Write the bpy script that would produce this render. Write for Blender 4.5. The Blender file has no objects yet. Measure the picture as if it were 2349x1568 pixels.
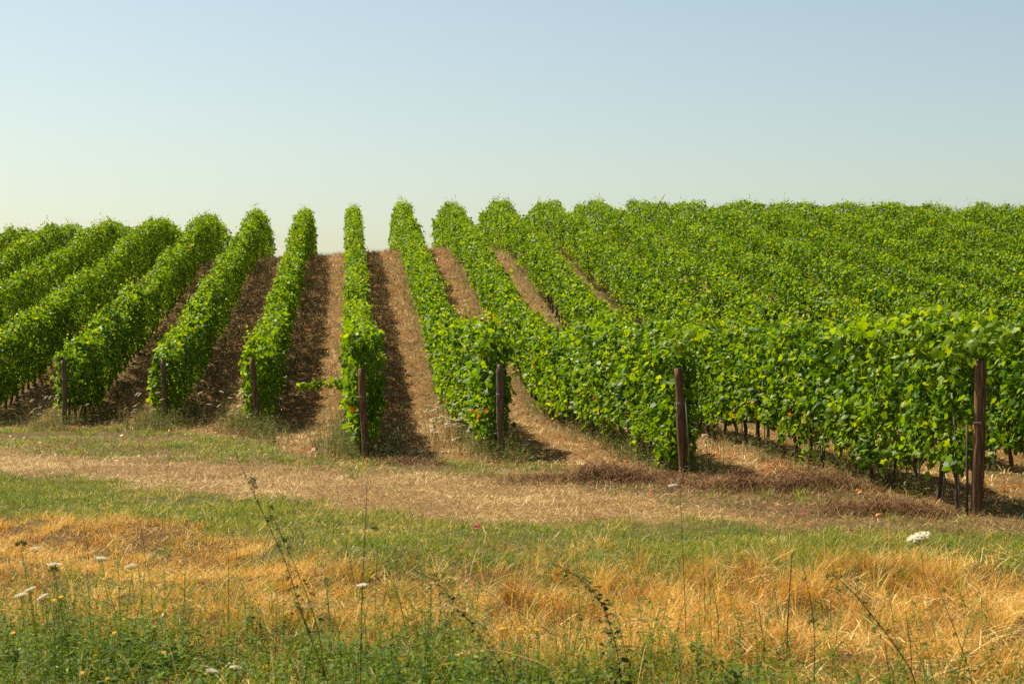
import bpy, math
import numpy as np
from mathutils import Vector
C = bpy.context.scene.collection
SC = bpy.context.scene
rng = np.random.default_rng(7)
R = math.radians

# ------------------------------------------------------------------ camera, sky, sun
CAM_H = 2.05                       # eye height above the headland
cam_d = bpy.data.cameras.new('camera'); cam = bpy.data.objects.new('camera', cam_d); C.objects.link(cam)
cam.location = (0, 0, CAM_H); cam.rotation_euler = (R(90), 0, 0)
cam_d.sensor_width = 36; cam_d.lens = 61.3; cam_d.clip_start = .5; cam_d.clip_end = 6000
cam_d.dof.use_dof = True; cam_d.dof.focus_distance = 32; cam_d.dof.aperture_fstop = 5.6
SC.camera = cam

SUN = Vector((-0.55, 0.42, 1.0)).normalized()           # direction towards the sun
elev = math.asin(SUN.z); azim = math.atan2(SUN.x, SUN.y)  # azimuth clockwise from +Y
w = bpy.data.worlds.new('World'); SC.world = w; w.use_nodes = True
nt = w.node_tree; nt.nodes.clear()
out = nt.nodes.new('ShaderNodeOutputWorld'); bg = nt.nodes.new('ShaderNodeBackground')
sky = nt.nodes.new('ShaderNodeTexSky'); sky.sky_type = 'NISHITA'; sky.sun_disc = False
sky.sun_elevation = elev; sky.sun_rotation = azim
sky.air_density = 1.05; sky.dust_density = 1.65; sky.ozone_density = 0.0; sky.altitude = 0
bg.inputs['Strength'].default_value = 0.065
tn = nt.nodes.new('ShaderNodeMix'); tn.data_type = 'RGBA'; tn.blend_type = 'MULTIPLY'; tn.inputs[0].default_value = 1; tn.inputs[7].default_value = (1.0, .995, .90, 1)   # summer dust: a little less blue
nt.links.new(sky.outputs['Color'], tn.inputs[6]); nt.links.new(tn.outputs[2], bg.inputs['Color']); nt.links.new(bg.outputs[0], out.inputs[0])
sd = bpy.data.lights.new('sun', 'SUN'); sun = bpy.data.objects.new('sun', sd); C.objects.link(sun)
sd.energy = 5.0; sd.angle = R(.53); sd.color = (1.0, .93, .78)
sun.rotation_euler = (-SUN).to_track_quat('-Z', 'Y').to_euler()
SC.view_settings.view_transform = 'Standard'; SC.view_settings.look = 'None'
SC.view_settings.exposure = 1.07; SC.view_settings.gamma = 1.0
SC.cycles.use_denoising = False; SC.cycles.max_bounces = 8; SC.cycles.transmission_bounces = 6; SC.cycles.sample_clamp_indirect = 6

# ------------------------------------------------------------------ layout
F = 4000.0 / 2349 * 1024            # focal length in px of a 1024 wide picture (for sizing only)
SL = -0.094                         # rows drift this far left for each metre away
def row_x(k, y): return SL * y + 0.27 + 2.4 * k
def smooth_table(pts, sig):
    ys = np.arange(-40, 500, .5)
    z = np.interp(ys, [p[0] for p in pts], [p[1] for p in pts])
    kx = np.arange(-40, 41) * .5; g = np.exp(-.5 * (kx / sig) ** 2); g /= g.sum()
    return ys, np.convolve(np.pad(z, 40, mode='edge'), g, 'valid')
PY, PZ = smooth_table([(-40, .0), (4, 0), (45, 0), (49.5, .6), (56, 1.75), (63.5, 3.05), (70, 4.1), (78, 5.6), (84, 6.5),
                       (89, 6.85), (96, 6.7), (106, 5.8), (130, 2.5), (200, -4), (500, -18)], 2.2)
def vnoise(x, y, seed=0):
    """smooth 2-D value noise in [-1,1]"""
    def h(i, j):
        n = (i * 374761393 + j * 668265263 + seed * 974634777) & 0x7fffffff
        n = ((n ^ (n >> 13)) * 1274126177) & 0x7fffffff
        return ((n ^ (n >> 16)) & 0xffff) / 32767.5 - 1
    x = np.asarray(x, float); y = np.asarray(y, float)
    i = np.floor(x).astype(np.int64); j = np.floor(y).astype(np.int64)
    u = x - i; v = y - j; u = u * u * (3 - 2 * u); v = v * v * (3 - 2 * v)
    return (h(i, j) * (1 - u) + h(i + 1, j) * u) * (1 - v) + (h(i, j + 1) * (1 - u) + h(i + 1, j + 1) * u) * v
def lerp_pts(X, pts): return np.interp(X, [p[0] for p in pts], [p[1] for p in pts])
# edges of the strips on the headland, as distance over lateral position
def edge_a(X): return lerp_pts(X, [(-9, 20.8), (-5.9, 20.2), (-3.2, 19), (-1.6, 16.9), (0, 16.4), (2, 16.2), (4.6, 15.6), (9, 15)])
def edge_b(X): return lerp_pts(X, [(-13, 29), (-8, 27.2), (-3.9, 23), (-1.4, 20.7), (0, 19.7), (2, 19.2), (5.4, 18.6), (9, 17)])
def edge_c(X): return lerp_pts(X, [(-14, 35), (-9.6, 32.7), (-4.8, 28.7), (-1.2, 27.2), (.4, 25.4), (1.2, 24), (2.0, 21.6), (3.2, 19.3), (5, 18.7), (9, 17.1)])
def front(X): return lerp_pts(X, [(-20, 42), (-11, 41.3), (-8, 41), (-5.8, 38), (-3.2, 30.5), (.1, 30), (2.8, 27), (5.6, 22.6), (8.4, 18.5), (12, 15)])
def ground_z(X, Y):
    X = np.asarray(X, float); Y = np.asarray(Y, float)
    z = np.interp(Y, PY, PZ)
    left = np.clip((-X - 3) / 14, 0, 1.6) * .85 * np.clip((Y - 40) / 25, 0, 1)
    right = np.clip((X - 8) / 25, 0, 1.5) * .35 * np.clip((Y - 45) / 30, 0, 1)
    z = z - left - right
    near = np.clip((edge_a(X) - Y + .3) / 2.0, 0, 1)
    z = z - .16 * near * near * (3 - 2 * near)
    z = z + .035 * vnoise(X / 1.3, Y / 1.3, 1) * np.clip((300 - Y) / 100, 0, 1) + .022 * vnoise(X / .33, Y / .33, 2)
    q = (X - row_x(0, Y)) / 2.4; q = np.abs(q - np.round(q))           # 0 at a row, .5 mid alley
    z = z + (.06 * vnoise(X / .8, Y / .7, 47) + .035 * vnoise(X / .3, Y / .3, 48)) * near
    z = z + np.clip((-X - 9) / 8, 0, 1) * np.clip(np.interp(88., PY, PZ) - np.interp(Y, PY, PZ), 0, 3) * .8 * ((Y > 88) & (Y < 400))
    inrow = np.clip((Y - front(X)) / 3, 0, 1) * (Y < 140)
    z = z + inrow * (.045 * vnoise(X / .5, Y / 1.1, 49) + .03 * vnoise(X / .22, Y / .35, 50))
    z = z + .07 * inrow * np.exp(-(q / .16) ** 2)
    return z
def gz(x, y): return float(ground_z(x, y))

# ------------------------------------------------------------------ helpers
def tag(o, label=None, cat=None, group=None, kind=None):
    if label: o['label'] = label
    if cat: o['category'] = cat
    if group: o['group'] = group
    if kind: o['kind'] = kind
    return o
def link(o, parent=None):
    C.objects.link(o)
    if parent: o.parent = parent
    return o
def empty(name, loc, label=None, cat=None, group=None):
    o = bpy.data.objects.new(name, None); o.empty_display_size = .2; o.location = loc
    return tag(link(o), label, cat, group)
def mesh_np(name, V, T, mat, parent=None, tone=None, offset=None, smooth=False):
    """V (n,3), T (m,3) triangles; offset is subtracted from V (thing's base)"""
    V = np.asarray(V, np.float32); T = np.asarray(T, np.int32)
    if offset is not None: V = V - np.asarray(offset, np.float32)
    me = bpy.data.meshes.new(name)
    me.vertices.add(len(V)); me.vertices.foreach_set('co', V.ravel())
    me.loops.add(T.size); me.loops.foreach_set('vertex_index', T.ravel())
    me.polygons.add(len(T)); me.polygons.foreach_set('loop_start', np.arange(len(T), dtype=np.int32) * 3)
    try: me.polygons.foreach_set('loop_total', np.full(len(T), 3, np.int32))
    except Exception: pass
    if smooth: me.polygons.foreach_set('use_smooth', np.ones(len(T), bool))
    if tone is not None:
        a = me.attributes.new('tone', 'FLOAT', 'POINT'); a.data.foreach_set('value', np.asarray(tone, np.float32))
    me.update(calc_edges=True); me.validate()
    for m in (mat if isinstance(mat, (list, tuple)) else [mat]): me.materials.append(m)
    return link(bpy.data.objects.new(name, me), parent)
class Soup:
    def __init__(s): s.v = []; s.t = []; s.tone = []; s.n = 0
    def add(s, V, T, tone=.5):
        V = np.asarray(V, float); s.v.append(V); s.t.append(np.asarray(T, np.int64) + s.n); s.n += len(V)
        s.tone.append(np.broadcast_to(np.asarray(tone, float), (len(V),)))
        return s
    def get(s): return np.concatenate(s.v), np.concatenate(s.t), np.concatenate(s.tone)
    def build(s, name, mat, parent=None, offset=None, smooth=False):
        V, T, to = s.get(); return mesh_np(name, V, T, mat, parent, to, offset, smooth)
def norm(a): return a / np.maximum(np.linalg.norm(a, axis=-1, keepdims=True), 1e-9)
def unit_rand(n): return norm(rng.normal(size=(n, 3)))
def stamp(Tv, Tt, P, ax, ay, az, s, zs=None):
    """copy a template (vertices Tv, triangles Tt) to every point P with its frame and size"""
    n = len(P); m = len(Tv); s = np.broadcast_to(np.asarray(s, float), (n,))
    tz = np.broadcast_to(Tv[:, 2], (n, m)) * (1 if zs is None else zs[:, None])
    V = P[:, None, :] + s[:, None, None] * (Tv[None, :, 0, None] * ax[:, None] + Tv[None, :, 1, None] * ay[:, None] + tz[..., None] * az[:, None])
    T = (np.arange(n)[:, None, None] * m + np.asarray(Tt)[None]).reshape(-1, 3)
    return V.reshape(-1, 3), T
def mirror_fan(half, zc, ze):
    pts = half + [(-x, y) for x, y in half[-2:0:-1]]
    v = [(0, .36, zc)] + [(x, y, ze if abs(x) > .2 else 0.0) for x, y in pts]; n = len(pts)
    return np.array(v, float), [(0, 1 + i, 1 + (i + 1) % n) for i in range(n)]
LEAF_A = mirror_fan([(0, .02), (.16, -.13), (.42, -.04), (.52, .2), (.36, .33), (.47, .6), (.22, .64), (0, 1.0)], .07, -.06)
LEAF_B = (np.array([(0, 0, .05), (.46, .02, -.08), (.44, .55, -.1), (0, 1, -.02), (-.44, .55, -.1), (-.46, .02, -.08)], float),
          [(0, 1, 2), (0, 2, 3), (0, 3, 4), (0, 4, 5)])
LEAF_C = (np.array([(0, 0, .02), (.48, .38, -.12), (0, 1, 0), (-.48, .38, -.12)], float), [(0, 1, 2), (0, 2, 3)])
LANCE = (np.array([(0, 0, 0), (.12, .3, .03), (0, 1, -.1), (-.12, .3, .03)], float), [(0, 1, 2), (0, 2, 3)])
OVAL = (np.array([(0, 0, 0), (.28, .2, -.04), (.3, .6, -.06), (0, 1, -.08), (-.3, .6, -.06), (-.28, .2, -.04)], float),
        [(0, 1, 2), (0, 2, 3), (0, 3, 4), (0, 4, 5)])
def frames(nrm, down):
    """leaf frames: az along nrm, ay as near as possible to down"""
    az = norm(nrm); ay = down - az * (down * az).sum(1, keepdims=True); ay = norm(ay); ax = np.cross(ay, az)
    return ax, ay, az
def blades(P, h, w, lean, az, curve=.6, seg=3):
    """grass blades: base P, length h, width w, lean angle from vertical (rad) in direction az; the tip droops by curve"""
    n = len(P); t = np.linspace(0, 1, seg + 1)
    d = np.stack([np.cos(az), np.sin(az), np.zeros(n)], 1); side = np.stack([-np.sin(az), np.cos(az), np.zeros(n)], 1)
    rows = []; pos = P.astype(float).copy(); rows.append(pos.copy())
    for i in range(seg):
        a = lean + curve * (i / max(seg - 1, 1)); pos = pos + (h / seg)[:, None] * (d * np.sin(a)[:, None] + np.array([0, 0, 1.]) * np.cos(a)[:, None]); rows.append(pos.copy())
    tw = rng.uniform(-1.2, 1.2, n); side = side * np.cos(tw)[:, None] + d * np.sin(tw)[:, None]
    V = np.empty((n, 2 * seg + 1, 3))
    for i in range(seg):
        ww = (w * (1 - .75 * (i / seg) ** 1.5) * .5)[:, None] * side
        V[:, 2 * i] = rows[i] - ww; V[:, 2 * i + 1] = rows[i] + ww
    V[:, -1] = rows[-1]
    T = []
    for i in range(seg - 1): a = 2 * i; T += [(a, a + 1, a + 3), (a, a + 3, a + 2)]
    a = 2 * (seg - 1); T.append((a, a + 1, a + 2))
    m = 2 * seg + 1
    return V.reshape(-1, 3), (np.arange(n)[:, None, None] * m + np.array(T)[None]).reshape(-1, 3), m
def tube(pts, rad, sides=6, cap=True):
    pts = np.asarray(pts, float); n = len(pts); rad = np.broadcast_to(np.asarray(rad, float), (n,))
    tan = norm(np.gradient(pts, axis=0)); ref = np.array([1., .13, .07]) if abs(tan[0][0]) < .8 else np.array([0, 1., 0])
    u = norm(np.cross(tan, ref)); v = np.cross(tan, u)
    a = np.linspace(0, 2 * np.pi, sides, endpoint=False)
    V = (pts[:, None] + rad[:, None, None] * (np.cos(a)[None, :, None] * u[:, None] + np.sin(a)[None, :, None] * v[:, None])).reshape(-1, 3)
    T = []
    for i in range(n - 1):
        for j in range(sides):
            b = (j + 1) % sides; p, q, r, s = i * sides + j, i * sides + b, (i + 1) * sides + b, (i + 1) * sides + j
            T += [(p, q, r), (p, r, s)]
    if cap:
        V = np.vstack([V, pts[-1:], pts[:1]]); e = len(V) - 2
        for j in range(sides):
            b = (j + 1) % sides; T.append(((n - 1) * sides + j, (n - 1) * sides + b, e)); T.append((b, j, e + 1))
    return V, np.array(T)
def bez(pts, n=24):
    """smooth curve through points (Catmull-Rom)"""
    p = np.asarray(pts, float); p = np.vstack([2 * p[0] - p[1], p, 2 * p[-1] - p[-2]]); o = []
    m = len(p) - 3
    for t in np.linspace(0, m - 1e-6, n):
        i = int(t); u = t - i; a, b, c, d = p[i:i + 4]
        o.append(.5 * ((2 * b) + (-a + c) * u + (2 * a - 5 * b + 4 * c - d) * u * u + (-a + 3 * b - 3 * c + d) * u ** 3))
    return np.array(o)

# ------------------------------------------------------------------ materials
def new_mat(name):
    m = bpy.data.materials.new(name); m.use_nodes = True; n = m.node_tree; n.nodes.clear()
    o = n.nodes.new('ShaderNodeOutputMaterial'); return m, n, o
def ramp(n, stops, interp='LINEAR'):
    r = n.nodes.new('ShaderNodeValToRGB'); e = r.color_ramp; e.interpolation = interp
    while len(e.elements) < len(stops): e.elements.new(.5)
    for el, (p, c) in zip(e.elements, stops): el.position = p; el.color = (*c, 1)
    return r
def plant_mat(name, stops, trans=.35, tint=(1.5, 1.35, .6), rough=.45, spec=.5, back=None):
    m, n, o = new_mat(name); L = n.links.new
    at = n.nodes.new('ShaderNodeAttribute'); at.attribute_name = 'tone'
    r = ramp(n, stops); L(at.outputs['Fac'], r.inputs[0]); col = r.outputs[0]
    p = n.nodes.new('ShaderNodeBsdfPrincipled'); p.inputs['Roughness'].default_value = rough; p.inputs['Specular IOR Level'].default_value = spec
    if back:
        g = n.nodes.new('ShaderNodeNewGeometry'); mx = n.nodes.new('ShaderNodeMix'); mx.data_type = 'RGBA'; mx.blend_type = 'ADD'
        mx.inputs[7].default_value = (*back, 1); L(g.outputs['Backfacing'], mx.inputs[0]); L(col, mx.inputs[6]); L(mx.outputs[2], p.inputs['Base Color'])
    else: L(col, p.inputs['Base Color'])
    if trans > 0:
        t = n.nodes.new('ShaderNodeBsdfTranslucent'); ml = n.nodes.new('ShaderNodeMix'); ml.data_type = 'RGBA'; ml.blend_type = 'MULTIPLY'; ml.clamp_result = False
        ml.inputs[0].default_value = 1; ml.inputs[7].default_value = (*tint, 1); L(col, ml.inputs[6]); L(ml.outputs[2], t.inputs['Color'])
        s = n.nodes.new('ShaderNodeMixShader'); s.inputs[0].default_value = trans; L(p.outputs[0], s.inputs[1]); L(t.outputs[0], s.inputs[2]); L(s.outputs[0], o.inputs[0])
    else: L(p.outputs[0], o.inputs[0])
    return m
def noise_mat(name, a, b, scale=20, stretch=(1, 1, 1), rough=.85, bump=.4, detail=6, c=None):
    m, n, o = new_mat(name); L = n.links.new
    tc = n.nodes.new('ShaderNodeTexCoord'); mp = n.nodes.new('ShaderNodeMapping'); mp.inputs['Scale'].default_value = stretch; L(tc.outputs['Object'], mp.inputs[0])
    nz = n.nodes.new('ShaderNodeTexNoise'); nz.inputs['Scale'].default_value = scale; nz.inputs['Detail'].default_value = detail; L(mp.outputs[0], nz.inputs['Vector'])
    r = ramp(n, [(.3, a), (.55, b)] + ([(.75, c)] if c else [])); L(nz.outputs[0], r.inputs[0])
    p = n.nodes.new('ShaderNodeBsdfPrincipled'); p.inputs['Roughness'].default_value = rough; p.inputs['Specular IOR Level'].default_value = .2
    L(r.outputs[0], p.inputs['Base Color'])
    if bump:
        bp = n.nodes.new('ShaderNodeBump'); bp.inputs['Strength'].default_value = bump; bp.inputs['Distance'].default_value = .02; L(nz.outputs[0], bp.inputs['Height']); L(bp.outputs[0], p.inputs['Normal'])
    L(p.outputs[0], o.inputs[0]); return m
M = {}
M['vine'] = plant_mat('vine_leaf', [(0, (.024, .068, .001)), (.35, (.070, .146, .002)), (.6, (.130, .212, .003)), (.82, (.21, .28, .010)), (.90, (.45, .36, .03)), (.95, (.40, .12, .02)), (1, (.22, .05, .015))],
                      trans=.45, tint=(2.0, 1.75, .2), rough=.45, spec=.15, back=(.015, .02, .001))
M['green_grass'] = plant_mat('green_grass', [(0, (.055, .105, .006)), (.5, (.15, .21, .014)), (.8, (.29, .29, .035)), (1, (.46, .36, .09))], trans=.3, tint=(1.5, 1.35, .5), rough=.6, spec=.2)
M['dry_grass'] = plant_mat('dry_grass', [(0, (.11, .05, .010)), (.35, (.40, .206, .029)), (.7, (.64, .385, .066)), (1, (.82, .62, .23))], trans=.3, tint=(1.3, 1.1, .7), rough=.6, spec=.3)
M['straw'] = plant_mat('straw', [(0, (.11, .045, .014)), (.4, (.34, .193, .055)), (.75, (.62, .41, .14)), (1, (.86, .67, .31))], trans=.15, tint=(1.1, 1, .8), rough=.55, spec=.35)
M['weed'] = plant_mat('weed', [(0, (.020, .045, .005)), (.4, (.062, .115, .010)), (.75, (.15, .21, .014)), (1, (.30, .30, .04))], trans=.35, tint=(1.6, 1.5, .5), rough=.6, spec=.15)
M['grey_weed'] = plant_mat('grey_weed', [(0, (.035, .052, .010)), (.5, (.085, .10, .020)), (1, (.19, .18, .05))], trans=.2, tint=(1.3, 1.3, .7), rough=.7, spec=.12)
M['brush'] = plant_mat('brush', [(0, (.05, .021, .007)), (.5, (.13, .057, .018)), (1, (.36, .21, .08))], trans=.0, rough=.8, spec=.15)
M['stalk'] = plant_mat('stalk', [(0, (.07, .028, .012)), (.5, (.13, .05, .018)), (1, (.25, .12, .04))], trans=.0, rough=.8, spec=.15)
M['red_leaf'] = plant_mat('red_leaf', [(0, (.20, .04, .015)), (.5, (.38, .09, .02)), (1, (.5, .2, .05))], trans=.3, tint=(1.3, .9, .6))
M['white'] = plant_mat('white_petal', [(0, (.50, .44, .32)), (1, (.76, .69, .54))], trans=.3, tint=(1, 1, .9), rough=.8, spec=.1)
M['yellow'] = plant_mat('yellow_petal', [(0, (.55, .26, .005)), (1, (.68, .40, .01))], trans=.25, tint=(1, 1, .5), rough=.7, spec=.1)
M['crimson'] = plant_mat('crimson_petal', [(0, (.25, .005, .02)), (1, (.4, .01, .04))], trans=.25, tint=(1, 1, 1), rough=.7, spec=.1)
M['post'] = noise_mat('weathered_post', (.05, .024, .010), (.15, .080, .036), scale=9, stretch=(6, 6, .5), c=(.26, .16, .08), bump=.6)
M['post_grey'] = noise_mat('greyed_post', (.055, .034, .019), (.15, .098, .058), scale=9, stretch=(6, 6, .5), c=(.26, .19, .12), bump=.6)
M['trunk'] = noise_mat('vine_bark', (.03, .02, .014), (.09, .06, .04), scale=14, stretch=(3, 3, .6), c=(.18, .13, .09), bump=.8)
M['stake'] = noise_mat('grey_stake', (.12, .10, .085), (.26, .22, .18), scale=16, stretch=(3, 3, .5), bump=.2)
M['wire'] = noise_mat('galvanised_wire', (.22, .2, .18), (.4, .38, .35), scale=30, bump=0, rough=.5)
M['stone'] = noise_mat('pale_stone', (.3, .26, .2), (.5, .44, .36), scale=12, bump=.5)

def ground_mat():
    m, n, o = new_mat('soil_and_thatch'); L = n.links.new
    at = n.nodes.new('ShaderNodeAttribute'); at.attribute_name = 'zone'
    tc = n.nodes.new('ShaderNodeTexCoord')
    nz = n.nodes.new('ShaderNodeTexNoise'); nz.inputs['Scale'].default_value = 9; nz.inputs['Detail'].default_value = 10; nz.inputs['Roughness'].default_value = .7; L(tc.outputs['Object'], nz.inputs['Vector'])
    n2 = n.nodes.new('ShaderNodeTexNoise'); n2.inputs['Scale'].default_value = 60; n2.inputs['Detail'].default_value = 6; L(tc.outputs['Object'], n2.inputs['Vector'])
    r = ramp(n, [(.3, (.45, .45, .45)), (.5, (.95, .95, .95)), (.72, (1.5, 1.42, 1.3))]); L(nz.outputs[0], r.inputs[0])
    r2 = ramp(n, [(.3, (.55, .52, .5)), (.55, (1.05, 1.05, 1.05)), (.75, (1.5, 1.45, 1.35))]); L(n2.outputs[0], r2.inputs[0])
    a = n.nodes.new('ShaderNodeMix'); a.data_type = 'RGBA'; a.blend_type = 'MULTIPLY'; a.inputs[0].default_value = .8; L(at.outputs['Color'], a.inputs[6]); L(r.outputs[0], a.inputs[7])
    b = n.nodes.new('ShaderNodeMix'); b.data_type = 'RGBA'; b.blend_type = 'MULTIPLY'; b.inputs[0].default_value = .8; L(a.outputs[2], b.inputs[6]); L(r2.outputs[0], b.inputs[7])
    p = n.nodes.new('ShaderNodeBsdfPrincipled'); p.inputs['Roughness'].default_value = .95; p.inputs['Specular IOR Level'].default_value = .1; L(b.outputs[2], p.inputs['Base Color'])
    bp = n.nodes.new('ShaderNodeBump'); bp.inputs['Strength'].default_value = .7; bp.inputs['Distance'].default_value = .05; L(n2.outputs[0], bp.inputs['Height']); L(bp.outputs[0], p.inputs['Normal'])
    L(p.outputs[0], o.inputs[0]); return m
M['ground'] = ground_mat()

# ------------------------------------------------------------------ ground
def axis(parts):
    o = [np.array([parts[0][0]])]
    for a, b, s in parts: o.append(np.linspace(a, b, max(2, int((b - a) / s) + 1))[1:])
    return np.concatenate(o)
gx = axis([(-2500, -300, 200), (-300, -60, 15), (-60, -22, 1.2), (-22, -10, .35), (-10, 10, .13), (10, 24, .3), (24, 60, 1.2), (60, 300, 15), (300, 2500, 200)])
gy = axis([(-300, -20, 40), (-20, 6, 1.5), (6, 34, .13), (34, 60, .2), (60, 100, .3), (100, 160, 2), (160, 500, 25), (500, 3000, 250)])
GX, GY = np.meshgrid(gx, gy); gxf, gyf = GX.ravel(), GY.ravel()
gzv = ground_z(gxf, gyf)
def zone_weights(X, Y):
    """0 dry foreground, 1 green strip, 2 straw track, 3 row-end strip, 4 alleys"""
    j = .9 * vnoise(X / 1.3, Y / 1.6, 5) + .6 * vnoise(X / .4, Y / .5, 6) + .4 * vnoise(X / .12, Y / .15, 7)
    def st(e, wd): return np.clip((Y + j - e) / wd + .5, 0, 1)
    a, b, c, d = st(edge_a(X), .9), st(edge_b(X), 1.1), st(edge_c(X), 1.3), st(front(X) - .4, 1.5)
    return np.stack([1 - a, a * (1 - b), b * (1 - c), c * (1 - d), d], 1)
ZW = zone_weights(gxf, gyf)
zc = np.array([(.085, .048, .014), (.07, .072, .016), (.19, .112, .038), (.10, .064, .022), (.17, .093, .028)])  # soil under dry and green grass painted darker, so gaps read as shadow
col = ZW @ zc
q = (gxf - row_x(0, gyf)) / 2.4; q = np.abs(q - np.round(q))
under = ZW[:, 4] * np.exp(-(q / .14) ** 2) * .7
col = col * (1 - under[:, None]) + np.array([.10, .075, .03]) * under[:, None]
nx, ny = len(gx), len(gy)
idx = np.arange(nx * ny).reshape(ny, nx)
a_, b_, c_, d_ = idx[:-1, :-1].ravel(), idx[:-1, 1:].ravel(), idx[1:, 1:].ravel(), idx[1:, :-1].ravel()
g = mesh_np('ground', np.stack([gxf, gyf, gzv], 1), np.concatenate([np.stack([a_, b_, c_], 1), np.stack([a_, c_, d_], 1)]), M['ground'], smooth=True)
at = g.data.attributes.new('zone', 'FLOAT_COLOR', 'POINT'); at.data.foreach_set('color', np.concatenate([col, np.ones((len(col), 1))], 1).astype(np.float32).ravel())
tag(g, 'dry farmland with a straw track, rising in alleys to the crest of the hill', 'ground', kind='structure')

# ------------------------------------------------------------------ vine rows
POST_Y = {-3: 42.7, -2: 42.4, -1: 39.2, 0: 30.2, 1: 30.4, 2: 26.6, 3: 20.7}
def row_start(k):
    if k in POST_Y: return POST_Y[k] + .12
    if k > 3: return max(16.4 if k == 4 else 14, (0.27 + 2.4 * k) / .3876 - 9)
    return max(43.5, -(0.27 + 2.4 * k) / .1996 - 9)
ROW_END = 100.
ROW_LABEL = {
 0: 'narrow straight vine row seen end-on behind the fourth post from the left',
 -1: 'vine row starting at the leaning third post, left of the sunlit straw alley',
 -2: 'vine row starting at the second wooden post from the left, grassy at its foot',
 -3: 'vine row running up the slope from the leftmost wooden post',
 -4: 'vine row just left of the leftmost wooden post, bare trunks showing at its foot',
 1: 'vine row ending in a dense block of leaves behind the fifth post from the left',
 2: 'vine row ending at the sixth post from the left, that with leaves on its top',
 3: 'tall bright vine row ending at the thick nearest post on the right',
 4: 'vine row passing right behind the thick nearest post, cut by the right picture edge'}
ORD = {1: 'first', 2: 'second', 3: 'third', 4: 'fourth', 5: 'fifth', 6: 'sixth', 7: 'seventh', 8: 'eighth', 9: 'ninth', 10: 'tenth', 11: 'eleventh', 12: 'twelfth', 13: 'thirteenth'}
for k in range(5, 18): ROW_LABEL[k] = '%s vine row upslope of the one passing behind the thick nearest post' % ORD[k - 4]
for k in range(-10, -4): ROW_LABEL[k] = '%s vine row upslope of the far-left row with bare trunks' % ORD[-4 - k]

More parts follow.
